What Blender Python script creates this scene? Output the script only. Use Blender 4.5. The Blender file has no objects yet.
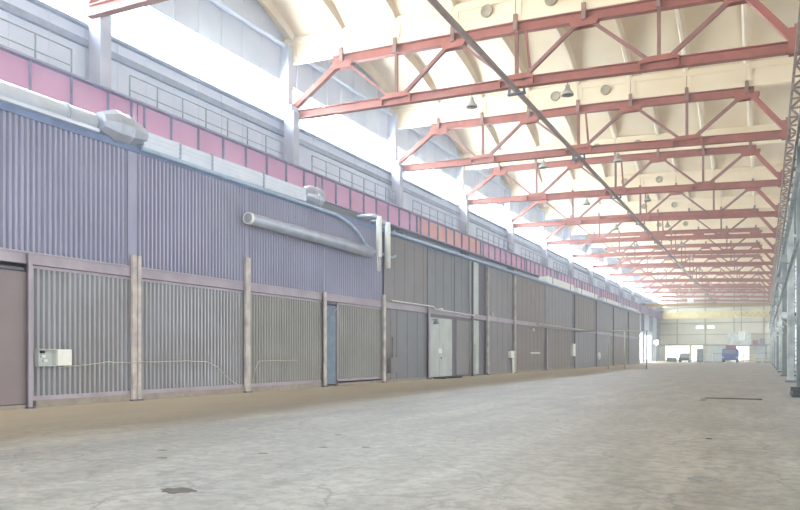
import bpy, bmesh, math, random
from mathutils import Vector, Matrix
random.seed(7)
scn = bpy.context.scene
PI = math.pi

# ------------------------------------------------------------------ camera
cam_d = bpy.data.cameras.new('camera'); cam = bpy.data.objects.new('camera', cam_d)
scn.collection.objects.link(cam)
EYE = 1.46
cam.location = (0, 0, EYE); cam.rotation_euler = (PI/2, 0, 0.467)
cam_d.sensor_width = 36.0; cam_d.lens = 721.9*36/800; cam_d.shift_y = (354.64-255)/800
cam_d.clip_start = 0.05; cam_d.clip_end = 900
scn.camera = cam

# ------------------------------------------------------------------ world, daylight, exposure
w = bpy.data.worlds.new('sky'); scn.world = w; w.use_nodes = True
bg = w.node_tree.nodes['Background']; bg.inputs[0].default_value = (0.93, 0.97, 1.0, 1); bg.inputs[1].default_value = 2.0

def area(name, loc, rot, sx, sy, power, col):
    l = bpy.data.lights.new(name, 'AREA'); l.shape = 'RECTANGLE'; l.size = sx; l.size_y = sy
    l.energy = power; l.color = col
    o = bpy.data.objects.new(name, l); scn.collection.objects.link(o); o.location = loc; o.rotation_euler = rot
    return o
# daylight outside the left window band, soft fill outside the added right glazing, behind the open gate, and at the far corner opening
area('daylight_left', (-23.2, 78, 14.75), (0, -PI/2, 0), 3.0, 220, 420000, (0.82, 0.91, 1.0))
area('fill_light_right', (7.2, 78, 7.0), (0, PI/2, 0), 9.0, 220, 92000, (1.0, 0.93, 0.82))
area('daylight_back', (-10, -16.5, 6), (PI/2, 0, 0), 22, 11, 5000, (1.0, 0.97, 0.92))
area('daylight_far_corner', (-24.2, 154, 3.0), (0, -PI/2, 0), 6, 26, 14000, (0.86, 1.0, 0.92))
area('daylight_far_gate', (-8.5, 181.5, 2.6), (-PI/2, 0, 0), 24, 5, 6000, (0.92, 1.0, 0.93))
# thin dust haze in the air
hz = w.node_tree.nodes.new('ShaderNodeVolumeScatter'); hz.inputs['Density'].default_value = 0.0026; hz.inputs['Anisotropy'].default_value = .6
w.node_tree.links.new(hz.outputs[0], w.node_tree.nodes['World Output'].inputs['Volume'])
vs = scn.view_settings
vs.view_transform = 'Standard'; vs.look = 'None'; vs.gamma = 1; vs.use_curve_mapping = False
vs.exposure = -1.38

# ------------------------------------------------------------------ materials
def srgb(r, g, b):
    f = lambda v: (v/255/12.92) if v/255 <= .04045 else ((v/255+.055)/1.055)**2.4
    return (f(r), f(g), f(b), 1)
def mat(name, col, rough=.6, metal=0., var=.12, scale=3., col2=None, bump=0., stretch=(1, 1, 1), detail=6.):
    m = bpy.data.materials.new(name); m.use_nodes = True; nt = m.node_tree; N = nt.nodes; L = nt.links
    p = N['Principled BSDF']; p.inputs['Roughness'].default_value = rough; p.inputs['Metallic'].default_value = metal
    tc = N.new('ShaderNodeTexCoord'); mp = N.new('ShaderNodeMapping'); mp.inputs['Scale'].default_value = stretch
    L.new(tc.outputs['Object'], mp.inputs[0])
    n = N.new('ShaderNodeTexNoise'); n.inputs['Scale'].default_value = scale; n.inputs['Detail'].default_value = detail
    L.new(mp.outputs[0], n.inputs['Vector'])
    r = N.new('ShaderNodeValToRGB'); L.new(n.outputs['Fac'], r.inputs[0])
    c1 = col; c2 = col2 or tuple([max(0, v*(1-var*2)) for v in col[:3]]+[1])
    r.color_ramp.elements[0].position = .32; r.color_ramp.elements[1].position = .68
    r.color_ramp.elements[0].color = c2; r.color_ramp.elements[1].color = c1
    L.new(r.outputs[0], p.inputs['Base Color'])
    if bump:
        b = N.new('ShaderNodeBump'); b.inputs['Strength'].default_value = bump; b.inputs['Distance'].default_value = .02
        L.new(n.outputs['Fac'], b.inputs['Height']); L.new(b.outputs[0], p.inputs['Normal'])
    return m
M = {}
M['truss'] = mat('red_oxide_paint', srgb(164, 96, 80), .6, col2=srgb(148, 84, 68), scale=2)
M['brace'] = mat('dark_oxide_brace', srgb(146, 98, 86), .6, col2=srgb(130, 86, 76))
M['brown_truss'] = mat('brown_oxide_paint', srgb(158, 120, 106), .6, col2=srgb(130, 98, 86))
M['roof'] = mat('whitewashed_concrete', srgb(244, 226, 194), .85, col2=srgb(232, 210, 174), scale=.35)
M['roof_rib'] = mat('whitewashed_rib', srgb(242, 226, 200), .85, col2=srgb(226, 208, 178), scale=.6)
M['vent'] = mat('vent_steel', srgb(176, 162, 134), .7)
M['wall'] = mat('pale_wall_panel', srgb(214, 220, 234), .8, col2=srgb(202, 210, 226), scale=.5)
M['wall_trim'] = mat('grey_wall_trim', srgb(150, 160, 182), .7)
M['column'] = mat('column_paint', srgb(190, 192, 204), .7, col2=srgb(168, 170, 186), scale=.8)
M['girder'] = mat('crimson_girder_paint', srgb(204, 158, 186), .55, col2=srgb(194, 146, 176), scale=.6)
M['girder_orange'] = mat('orange_girder_paint', srgb(220, 178, 160), .55, col2=srgb(206, 150, 162), scale=.8)
M['girder_edge'] = mat('girder_flange_paint', srgb(150, 152, 178), .6)
M['rail'] = mat('rail_steel', srgb(140, 152, 168), .5)
M['clad'] = mat('lilac_grey_cladding', srgb(152, 152, 174), .5, col2=srgb(142, 142, 164), scale=.5, metal=.0)
M['gate'] = mat('grey_gate_sheet', srgb(158, 160, 166), .5, col2=srgb(148, 146, 148), scale=.7)
M['gate_brown'] = mat('brown_tinted_gate_sheet', srgb(156, 154, 150), .5, col2=srgb(142, 140, 136), scale=.7)
M['flat_grey'] = mat('smooth_grey_sheet', srgb(126, 120, 122), .5, col2=srgb(116, 112, 112), scale=.5)
M['flat_blue'] = mat('blue_grey_sheet', srgb(116, 116, 120), .45, col2=srgb(108, 110, 114), scale=.8)
M['flat_mauve'] = mat('mauve_sheet', srgb(124, 112, 104), .55, col2=srgb(114, 104, 98), scale=.4)
M['door_brown'] = mat('brown_pink_door_paint', srgb(132, 120, 122), .5, col2=srgb(126, 112, 112), scale=.8)
M['door_blue'] = mat('faded_blue_door', srgb(128, 144, 158), .5, col2=srgb(112, 128, 144))
M['eaves_blue'] = mat('blue_eaves_trim', srgb(112, 128, 164), .5)
M['header'] = mat('mauve_header', srgb(170, 160, 170), .6, col2=srgb(152, 142, 152), scale=1.2)
M['post'] = mat('worn_cream_post', srgb(206, 198, 190), .6, col2=srgb(160, 150, 150), scale=2.2)
M['post_dark'] = mat('dark_grey_post', srgb(104, 100, 110), .6)
M['door_pale'] = mat('pale_green_door', srgb(186, 192, 188), .55, col2=srgb(168, 174, 170), scale=1.2)
M['white'] = mat('white_paint', srgb(226, 226, 220), .5, var=.05)
M['black'] = mat('dark_steel', srgb(46, 46, 50), .6)
M['plinth'] = mat('concrete_plinth', srgb(158, 148, 138), .9, scale=4)
M['duct'] = mat('galvanized_duct', srgb(220, 228, 240), .38, .35, var=.05, scale=2)
M['duct_grey'] = mat('dull_duct_steel', srgb(178, 184, 198), .45, .5, var=.1, scale=2)
M['pipe_blue'] = mat('pale_blue_pipe', srgb(170, 192, 214), .45)
M['pipe_brown'] = mat('brown_pipe', srgb(146, 126, 116), .45, col2=srgb(126, 108, 100))
M['cable'] = mat('conduit', srgb(190, 186, 170), .6)
M['lamp'] = mat('lamp_enamel', srgb(186, 180, 166), .45)
M['lamp_in'] = mat('lamp_inside', srgb(120, 108, 92), .4)
M['rcol'] = mat('pale_grey_column', srgb(196, 198, 192), .6, col2=srgb(150, 156, 152), scale=1.5)
M['rcol_blue'] = mat('dull_grey_column', srgb(136, 140, 138), .6, col2=srgb(108, 114, 112), scale=1.5)
M['lattice'] = mat('weathered_lattice', srgb(164, 140, 126), .7, col2=srgb(124, 108, 100), scale=2)
M['rgird'] = mat('grey_crane_girder', srgb(128, 132, 128), .7, col2=srgb(92, 98, 96), scale=1.2)
M['yellow'] = mat('faded_yellow_paint', srgb(216, 198, 142), .6, col2=srgb(198, 180, 124), scale=1)
M['ochre'] = mat('ochre_paint', srgb(178, 146, 92), .6)
M['end'] = mat('beige_end_wall', srgb(206, 198, 178), .85, col2=srgb(182, 178, 160), scale=.25)
M['end_beam'] = mat('end_wall_beam', srgb(150, 142, 118), .8)
M['truck_blue'] = mat('blue_truck_paint', srgb(28, 62, 150), .4)
M['truck_red'] = mat('dull_red_paint', srgb(140, 70, 66), .5)
M['car'] = mat('dark_green_car_paint', srgb(70, 84, 80), .35)
M['green'] = mat('green_plastic', srgb(84, 170, 70), .5)
M['rubber'] = mat('rubber', srgb(30, 30, 32), .9)

def pane_mat():
    m = bpy.data.materials.new('dusty_glass'); m.use_nodes = True; nt = m.node_tree; N = nt.nodes; L = nt.links
    N.remove(N['Principled BSDF']); out = N['Material Output']
    t = N.new('ShaderNodeBsdfTransparent'); t.inputs[0].default_value = (.93, .96, .98, 1)
    g = N.new('ShaderNodeBsdfGlossy'); g.inputs['Roughness'].default_value = .12
    mx = N.new('ShaderNodeMixShader'); mx.inputs[0].default_value = .06
    L.new(t.outputs[0], mx.inputs[1]); L.new(g.outputs[0], mx.inputs[2]); L.new(mx.outputs[0], out.inputs[0])
    return m
M['glass'] = pane_mat()

def floor_mat():
    m = bpy.data.materials.new('worn_concrete_floor'); m.use_nodes = True; nt = m.node_tree; N = nt.nodes; L = nt.links
    p = N['Principled BSDF']
    g = N.new('ShaderNodeNewGeometry')
    def noise(scale, det, st=(1, 1, 1), rough=.6):
        mp = N.new('ShaderNodeMapping'); mp.inputs['Scale'].default_value = st; L.new(g.outputs['Position'], mp.inputs[0])
        n = N.new('ShaderNodeTexNoise'); n.inputs['Scale'].default_value = scale; n.inputs['Detail'].default_value = det
        n.inputs['Roughness'].default_value = rough; L.new(mp.outputs[0], n.inputs['Vector']); return n
    def ramp(src, a, b, ca, cb):
        r = N.new('ShaderNodeValToRGB'); r.color_ramp.elements[0].position = a; r.color_ramp.elements[1].position = b
        r.color_ramp.elements[0].color = ca; r.color_ramp.elements[1].color = cb; L.new(src, r.inputs[0]); return r
    def mix(fac, a, b, mode='MIX'):
        x = N.new('ShaderNodeMixRGB'); x.blend_type = mode
        if isinstance(fac, float): x.inputs[0].default_value = fac
        else: L.new(fac, x.inputs[0])
        L.new(a, x.inputs[1])
        if isinstance(b, tuple): x.inputs[2].default_value = b
        else: L.new(b, x.inputs[2])
        return x.outputs[0]
    base = ramp(noise(.35, 8).outputs['Fac'], .3, .7, srgb(121, 114, 103), srgb(141, 133, 121)).outputs[0]
    streak = ramp(noise(1.2, 7, (1, .22, 1)).outputs['Fac'], .38, .62, srgb(208, 206, 202), srgb(255, 255, 255)).outputs[0]
    base = mix(.8, base, streak, 'MULTIPLY')
    fine = ramp(noise(5, 8, rough=.75).outputs['Fac'], .42, .56, srgb(192, 190, 186), srgb(255, 255, 255)).outputs[0]
    base = mix(.8, base, fine, 'MULTIPLY')
    # chips and dark spots
    chips = ramp(noise(3.3, 3, (1, .8, 1)).outputs['Fac'], .59, .63, (0, 0, 0, 1), (1, 1, 1, 1)).outputs[0]
    base = mix(chips, base, srgb(98, 92, 84))
    flk = ramp(noise(7, 4, (1, .6, 1), .7).outputs['Fac'], .55, .6, (0, 0, 0, 1), (1, 1, 1, 1)).outputs[0]
    lrg = ramp(noise(.22, 4).outputs['Fac'], .45, .6, (0, 0, 0, 1), (.75, .75, .75, 1)).outputs[0]
    base = mix(mix(1.0, flk, lrg, 'MULTIPLY'), base, srgb(92, 87, 80))
    # cracks
    v = N.new('ShaderNodeTexVoronoi'); v.feature = 'DISTANCE_TO_EDGE'; v.inputs['Scale'].default_value = .55
    wn = noise(1.5, 5); vm = N.new('ShaderNodeVectorMath'); vm.operation = 'MULTIPLY_ADD'
    vm.inputs[1].default_value = (.8, .8, .8); L.new(wn.outputs['Color'], vm.inputs[0]); L.new(g.outputs['Position'], vm.inputs[2])
    L.new(vm.outputs[0], v.inputs['Vector'])
    cr = ramp(v.outputs['Distance'], .0, .018, (1, 1, 1, 1), (0, 0, 0, 1)).outputs[0]
    gate = ramp(noise(.5, 2).outputs['Fac'], .44, .5, (0, 0, 0, 1), (1, 1, 1, 1)).outputs[0]
    crg = mix(1.0, cr, gate, 'MULTIPLY')
    base = mix(crg, base, srgb(80, 75, 68))
    # sandy dirt strip along the gates, painted paler and wider against the partition's shade
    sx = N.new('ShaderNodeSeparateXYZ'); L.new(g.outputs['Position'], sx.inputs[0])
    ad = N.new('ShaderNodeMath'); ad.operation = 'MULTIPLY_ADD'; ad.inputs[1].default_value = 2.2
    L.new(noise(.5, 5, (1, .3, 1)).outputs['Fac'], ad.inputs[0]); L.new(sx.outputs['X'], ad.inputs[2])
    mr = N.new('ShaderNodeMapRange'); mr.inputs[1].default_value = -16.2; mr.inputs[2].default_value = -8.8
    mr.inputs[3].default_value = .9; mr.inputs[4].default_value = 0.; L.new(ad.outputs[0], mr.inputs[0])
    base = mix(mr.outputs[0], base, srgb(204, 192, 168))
    L.new(base, p.inputs['Base Color']); p.inputs['Roughness'].default_value = .5
    p.inputs['Specular IOR Level'].default_value = .45
    b = N.new('ShaderNodeBump'); b.inputs['Strength'].default_value = .35; b.inputs['Distance'].default_value = .02
    L.new(noise(6, 6).outputs['Fac'], b.inputs['Height']); L.new(b.outputs[0], p.inputs['Normal'])
    return m
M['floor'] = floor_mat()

# ------------------------------------------------------------------ mesh helpers
class MB:
    def __init__(s): s.bm = bmesh.new()
    def box(s, x0, x1, y0, y1, z0, z1):
        v = [s.bm.verts.new((x, y, z)) for x in (x0, x1) for y in (y0, y1) for z in (z0, z1)]
        for f in ((0, 1, 3, 2), (4, 6, 7, 5), (0, 4, 5, 1), (2, 3, 7, 6), (0, 2, 6, 4), (1, 5, 7, 3)):
            s.bm.faces.new([v[i] for i in f])
        return s
    def cbox(s, c, sz): return s.box(c[0]-sz[0]/2, c[0]+sz[0]/2, c[1]-sz[1]/2, c[1]+sz[1]/2, c[2]-sz[2]/2, c[2]+sz[2]/2)
    def frame(s, a, b, up=(0, 0, 1)):
        a = Vector(a); b = Vector(b); d = (b-a); L = d.length; d.normalize(); up = Vector(up)
        if abs(d.dot(up)) > .98: up = Vector((0, 1, 0))
        r = d.cross(up).normalized(); u = r.cross(d).normalized()
        return a, d, r, u, L
    def prism(s, a, b, prof, up=(0, 0, 1)):
        """sweep a closed 2-D outline (r,u) from a to b"""
        a_, d, r, u, L = s.frame(a, b, up)
        r0 = [s.bm.verts.new(a_+r*p[0]+u*p[1]) for p in prof]; r1 = [s.bm.verts.new(a_+d*L+r*p[0]+u*p[1]) for p in prof]
        n = len(prof)
        for i in range(n): s.bm.faces.new((r0[i], r0[(i+1) % n], r1[(i+1) % n], r1[i]))
        s.bm.faces.new(r0[::-1]); s.bm.faces.new(r1); return s
    def bar(s, a, b, wd, ht, up=(0, 0, 1)): return s.prism(a, b, [(-wd/2, -ht/2), (wd/2, -ht/2), (wd/2, ht/2), (-wd/2, ht/2)], up)
    def ibeam(s, a, b, wd, ht, t=.02, tf=.03, up=(0, 0, 1)):
        w2, h2, k = wd/2, ht/2, t/2
        return s.prism(a, b, [(-w2, -h2), (w2, -h2), (w2, -h2+tf), (k, -h2+tf), (k, h2-tf), (w2, h2-tf), (w2, h2), (-w2, h2), (-w2, h2-tf), (-k, h2-tf), (-k, -h2+tf), (-w2, -h2+tf)], up)
    def tube(s, pts, r, n=10, cap=True):
        pts = [Vector(p) for p in pts]; rings = []
        rr = r if isinstance(r, (list, tuple)) else [r]*len(pts)
        ref = None
        for i, p in enumerate(pts):
            d = (pts[min(i+1, len(pts)-1)]-pts[max(i-1, 0)]).normalized()
            up = Vector((0, 0, 1)) if abs(d.z) < .95 else Vector((1, 0, 0))
            if ref is not None: up = ref
            x = d.cross(up)
            if x.length < 1e-3: x = d.cross(Vector((0, 1, 0)))
            x.normalize(); y = x.cross(d).normalized(); ref = y
            rings.append([s.bm.verts.new(p+(x*math.cos(2*PI*k/n)+y*math.sin(2*PI*k/n))*rr[i]) for k in range(n)])
        for a, b in zip(rings, rings[1:]):
            for k in range(n):
                f = s.bm.faces.new((a[k], a[(k+1) % n], b[(k+1) % n], b[k])); f.smooth = True
        if cap: s.bm.faces.new(rings[0][::-1]); s.bm.faces.new(rings[-1])
        return s
    def lathe(s, c, prof, n=20, axis='Z'):
        rings = []
        for r, h in prof:
            ring = []
            for k in range(n):
                a = 2*PI*k/n; x, y = r*math.cos(a), r*math.sin(a)
                v = {'Z': (x, y, h), 'Y': (x, h, y), 'X': (h, x, y)}[axis]
                ring.append(s.bm.verts.new((c[0]+v[0], c[1]+v[1], c[2]+v[2])))
            rings.append(ring)
        for a, b in zip(rings, rings[1:]):
            for k in range(n):
                f = s.bm.faces.new((a[k], a[(k+1) % n], b[(k+1) % n], b[k])); f.smooth = True
        return s
    def flat(s):
        for f in s.bm.faces: f.smooth = False
        return s
    def poly(s, pts, flip=False):
        v = [s.bm.verts.new(p) for p in pts]; s.bm.faces.new(v[::-1] if flip else v); return s
    def build(s, name, m, parent=None, **kw):
        bmesh.ops.recalc_face_normals(s.bm, faces=s.bm.faces)
        me = bpy.data.meshes.new(name); s.bm.to_mesh(me); s.bm.free()
        me.materials.append(m if not isinstance(m, str) else M[m])
        o = bpy.data.objects.new(name, me); scn.collection.objects.link(o)
        if parent is not None:
            o.parent = parent; 
            o.matrix_parent_inverse = Matrix.Translation(-parent.location)
        for k, v in kw.items(): o[k] = v
        return o
def thing(name, label, cat, loc=(0, 0, 0), group=None):
    o = bpy.data.objects.new(name, None); scn.collection.objects.link(o); o.empty_display_size = .2
    o.location = loc; o['label'] = label; o['category'] = cat
    if group: o['group'] = group
    return o
def tag(o, label, cat, group=None):
    o['label'] = label; o['category'] = cat
    if group: o['group'] = group
    return o
def struct(name, mb, m, parent=None):
    o = mb.build(name, m, parent)
    if parent is None: o['kind'] = 'structure'
    return o
def struct_empty(name, loc):
    o = bpy.data.objects.new(name, None); scn.collection.objects.link(o); o.location = loc; o['kind'] = 'structure'; return o
def set_origin(o, p):
    p = Vector(p); o.data.transform(Matrix.Translation(-p)); o.location = p
ORD = ['nearest', 'second', 'third', 'fourth', 'fifth', 'sixth', 'seventh', 'eighth', 'ninth', 'tenth', 'eleventh', 'twelfth', 'thirteenth', 'fourteenth']
def nth(k): return 'nearest' if k == 0 else ORD[k]

# ------------------------------------------------------------------ overcast sky all round the building
def sky_dome():
    m = bpy.data.materials.new('overcast_sky'); m.use_nodes = True; nt = m.node_tree; nt.nodes.remove(nt.nodes['Principled BSDF'])
    e = nt.nodes.new('ShaderNodeEmission'); e.inputs[0].default_value = (.93, .97, 1, 1); e.inputs[1].default_value = 9.0
    nt.links.new(e.outputs[0], nt.nodes['Material Output'].inputs[0])
    b = MB(); prof = []
    for k in range(13): a = -.12+(PI/2+.12)*k/12; prof.append((max(.01, 170*math.cos(a)), 120*math.sin(a)))
    b.lathe((-9, 80, 0), prof, 40)
    o = b.build('sky', m); o['kind'] = 'structure'
sky_dome()

# ------------------------------------------------------------------ dimensions
XC = -9.82                       # hall centre line
Y0, Y1E = -16.0, 179.0           # back and far end
WX = -22.3                       # left wall inner face
RX = 4.6                         # right wall inner face
FX = -17.96                      # face of the built-in partition with the gates
def sh(x): return -0.036*(x-XC) - 0.009*abs(x-XC)      # the roof falls to the right
TR = [18.3]+[31+12*k for k in range(0, 13)]            # truss lines 18 .. 175

# ------------------------------------------------------------------ floor
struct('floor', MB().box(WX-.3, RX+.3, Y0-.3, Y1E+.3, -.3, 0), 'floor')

# ------------------------------------------------------------------ left wall with the window band
WB, WT = 13.55, 15.62
m = MB().box(WX-.3, WX, Y0, 140, 0, WB)
m.box(WX-.3, WX, 168, Y1E, 0, WB); m.box(WX-.3, WX, 140, 168, 5.6, WB)
m.box(WX-.3, WX, Y0, Y1E, WT, 21.0)
y = Y0
while y < Y1E:
    m.box(WX, WX+.04, y-.05, y+.05, WT, 20.5); y += 1.5
    if not (139 < y < 169): m.box(WX, WX+.03, y-.04, y+.04, 9, WB)
struct('wall_left', m, 'wall')
struct('trim_1', MB().box(WX, WX+.16, Y0, Y1E, 12.75, 13.0).box(WX, WX+.22, Y0, Y1E, 13.45, 13.55), 'wall_trim')
nwin = 0
WCOLS = [7.2+12*k for k in range(0, 15)]
for a in range(-1, 14):
    y0 = 7.2+12*a; y1 = y0+12
    nwin += 1
    fr = MB(); fr.box(WX-.22, WX-.08, y0, y1, WB, WB+.07); fr.box(WX-.22, WX-.08, y0, y1, WT-.07, WT)
    for q in range(9): fr.box(WX-.2, WX-.12, y0+1.5*q-.03, y0+1.5*q+.03, WB+.07, WT-.07)
    fr.box(WX-.19, WX-.13, y0, y1, 14.55, 14.6)
    fo = struct('window_%d' % nwin, fr, 'wall')
    MB().box(WX-.165, WX-.155, y0+.03, y1-.03, WB+.07, WT-.07).build('pane', 'glass', fo)

# right wall (beyond the right column row) with tall glazing added for soft fill light
m = MB().box(RX, RX+.3, Y0, Y1E, 0, 2.6).box(RX, RX+.3, Y0, Y1E, 11.2, 19.5)
for k in range(0, 34): m.box(RX, RX+.3, Y0+6*k-.35, Y0+6*k+.35, 2.6, 11.2)
struct('wall_right', m, 'wall')
for k in range(0, 17):
    y0 = Y0+12*k+.35; y1 = min(y0+11.3, Y1E); nwin += 1
    if y1-y0 < 3: continue
    fr = MB()
    for z in (2.62, 4.7, 6.85, 9.0, 11.12): fr.box(RX+.1, RX+.18, y0, y1, z-.04, z+.04)
    for q in range(8):
        yy = y0+.05+q*1.6
        if yy < y1: fr.box(RX+.1, RX+.18, yy-.03, yy+.03, 2.62, 11.15)
    fo = struct('window_%d' % nwin, fr, 'wall')
    MB().box(RX+.135, RX+.145, y0, y1, 2.62, 11.15).build('pane', 'glass', fo)

# back wall with an open gateway, behind the camera
m = MB().box(WX, -21, Y0-.3, Y0, 0, 21).box(1, RX, Y0-.3, Y0, 0, 21).box(-21, 1, Y0-.3, Y0, 11.5, 21)
struct('wall_back', m, 'wall')

# far end wall
m = MB()
m.box(WX, -20.6, Y1E, Y1E+.3, 0, 21); m.box(3.4, RX, Y1E, Y1E+.3, 0, 21); m.box(-20.6, 3.4, Y1E, Y1E+.3, 3.5, 7.4)
m.box(-20.6, 3.4, Y1E, Y1E+.3, 8.1, 21)
m.box(-20.6, -13.9, Y1E, Y1E+.3, 7.4, 8.1); m.box(-12.4, -11.6, Y1E, Y1E+.3, 7.4, 8.1); m.box(-10.1, 3.4, Y1E, Y1E+.3, 7.4, 8.1)
for x0, x1 in ((-15.4, -14.9), (-12.6, -11.0), (-7.2, -6.6), (-3.0, -2.2), (1.6, 3.4)): m.box(x0, x1, Y1E, Y1E+.3, 0, 3.5)
struct('wall_end', m, 'end')
d = struct_empty('door_5', (-6, Y1E, 0))
for x0, x1 in ((-11, -7.2), (-2.2, 1.6)):
    MB().box(x0, x1, Y1E+.05, Y1E+.15, 0, 3.5).build('leaf', 'door_pale', d)
    MB().box(x0, x1, Y1E, Y1E+.05, 1.7, 1.85).build('rail', 'end_beam', d)
m = MB()
for z, h in ((3.5, .3), (6.0, .16), (8.6, .2), (10.2, .25), (12.2, .3)): m.box(WX, RX, Y1E-.18, Y1E, z, z+h)
for x in (-18, -12, -6, 0): m.box(x-.12, x+.12, Y1E-.15, Y1E, 3.8, 19)
struct('trim_2', m, 'end_beam')
nwin += 1
fr = MB()
for x0, x1 in ((-13.9, -12.4), (-11.6, -10.1)):
    fr.box(x0, x1, Y1E+.1, Y1E+.2, 7.4, 7.46).box(x0, x1, Y1E+.1, Y1E+.2, 8.04, 8.1).box((x0+x1)/2-.03, (x0+x1)/2+.03, Y1E+.1, Y1E+.2, 7.4, 8.1)
fo = struct('window_%d' % nwin, fr, 'white')
MB().box(-13.9, -12.4, Y1E+.14, Y1E+.15, 7.4, 8.1).box(-11.6, -10.1, Y1E+.14, Y1E+.15, 7.4, 8.1).build('pane', 'glass', fo)
# ground outside the gateways
struct('ground', MB().box(-60, 50, Y1E+.3, Y1E+60, -.35, -.02).box(-70, WX-.3, 120, Y1E+.3, -.35, -.02).box(-60, 50, Y0-40, Y0-.3, -.35, -.02), 'plinth')

# ------------------------------------------------------------------ vaulted concrete roof
NX = [XC+3*i for i in range(-4, 5)]
XL, XR = WX-.3, RX+.3
ceil = struct_empty('ceiling', (XC, 80, 17.5))
def vz(t): return 4*1.7*t*(1-t)                 # rise of the vault across one bay
bays = [(y, y+12) for y in [Y0-9+12*k for k in range(0)]] + [(31+12*k, 43+12*k) for k in range(-4, 13)]
m = MB()
xs = [XL]+NX+[XR]
for (a, b) in bays:
    n = 16
    grid = []
    for j in range(n+1):
        t = j/n; yy = a+12*t
        grid.append([m.bm.verts.new((x, yy, 17.5+sh(x)+vz(t))) for x in xs])
    top = [[m.bm.verts.new((v.co.x, v.co.y, v.co.z+.25)) for v in row] for row in grid]
    for j in range(n):
        for i in range(len(xs)-1):
            m.bm.faces.new((grid[j][i], grid[j][i+1], grid[j+1][i+1], grid[j+1][i])).smooth = True
            m.bm.faces.new((top[j][i], top[j+1][i], top[j+1][i+1], top[j][i+1]))
m.build('soffit', 'roof', ceil)
for (a, b) in bays:
    # ribs between neighbouring shells, thinner at the ends
    if a < 7: continue
    for x in NX:
        r = MB(); n = 14; L0, R0, L1, R1 = [], [], [], []
        for j in range(n+1):
            t = j/n; yy = a+.12+(12-.24)*t; z = 17.5+sh(x)+vz(t); dpt = .12+.42*4*t*(1-t)
            wb = .07; wt = .2
            L0.append(r.bm.verts.new((x-wb, yy, z-dpt))); R0.append(r.bm.verts.new((x+wb, yy, z-dpt)))
            L1.append(r.bm.verts.new((x-wt, yy, z+.06))); R1.append(r.bm.verts.new((x+wt, yy, z+.06)))
        for j in range(n):
            r.bm.faces.new((L0[j], R0[j], R0[j+1], L0[j+1])); r.bm.faces.new((L0[j], L0[j+1], L1[j+1], L1[j])); r.bm.faces.new((R0[j], R1[j], R1[j+1], R0[j+1]))
        if a > 31+12*7: continue
        r.build('rib', 'roof_rib', ceil)
far = MB()
for (a, b) in bays:
    if a <= 31+12*7: continue
    for x in NX:
        for j in range(6):
            t0, t1 = j/6, (j+1)/6
            f_ = lambda t: (x, a+12*t, 17.3+sh(x)+vz(t)-.3*4*t*(1-t)*.6)
            far.bar(f_(t0), f_(t1), .3, .3)
far.build('rib', 'roof_rib', ceil, kind='stuff')
for k in range(-2, 13):
    y = 31+12*k
    e = MB()
    for i in range(len(xs)-1):
        x0, x1 = xs[i]+.015, xs[i+1]-.015
        if x1-x0 < .3: continue
        za, zb = 16.22+sh(x0), 16.22+sh(x1)
        if k > 6:
            e.prism((x0, y, za+.64), (x1, y, zb+.64), [(-.15, -.64), (.15, -.64), (.15, .64), (-.15, .64)]); continue
        # thick plate with a shallow recess on both faces: thin web + border
        e.prism((x0, y, za+.64), (x1, y, zb+.64), [(-.12, -.64), (.12, -.64), (.12, .64), (-.12, .64)])
        e.prism((x0, y, za+.13), (x1, y, zb+.13), [(-.17, -.13), (.17, -.13), (.17, .13), (-.17, .13)])
        e.prism((x0, y, za+1.12), (x1, y, zb+1.12), [(-.17, -.17), (.17, -.17), (.17, .17), (-.17, .17)])
        s0 = sh(x0+.2)
        e.box(x0+.002, x0+.24, y-.16, y+.16, 16.26+s0, 17.46+s0); s1 = sh(x1-.2); e.box(x1-.24, x1-.002, y-.16, y+.16, 16.26+s1, 17.46+s1)
    e.build('end_beam', 'roof', ceil)
# round vents in the two middle end panels
for k in range(0, 7):
    y = 31+12*k
    for side, x in (('left', XC-1.35), ('right', XC+1.6)):
        v = MB().lathe((x, y-.2, 16.92+sh(x)), [(0, 0), (.24, 0), (.27, -.03), (.29, 0), (.29, .09)], 20, 'Y')
        o = v.build('round_vent', 'vent'); set_origin(o, (x, y-.2, 16.92+sh(x)))
        tag(o, 'round grey vent %s of centre in the roof beam on the %s truss' % (side, nth(k) if k else 'nearest visible'), 'vent', 'round roof vents')

# longitudinal pipe along the top of the left wall
o = MB().tube([(WX+.25, Y0+.2, 17.35), (WX+.25, Y1E-.2, 17.35)], .13, 10).build('wall_pipe', 'wall')
tag(o, 'white pipe running along the top of the left wall under the roof', 'pipe')

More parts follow.
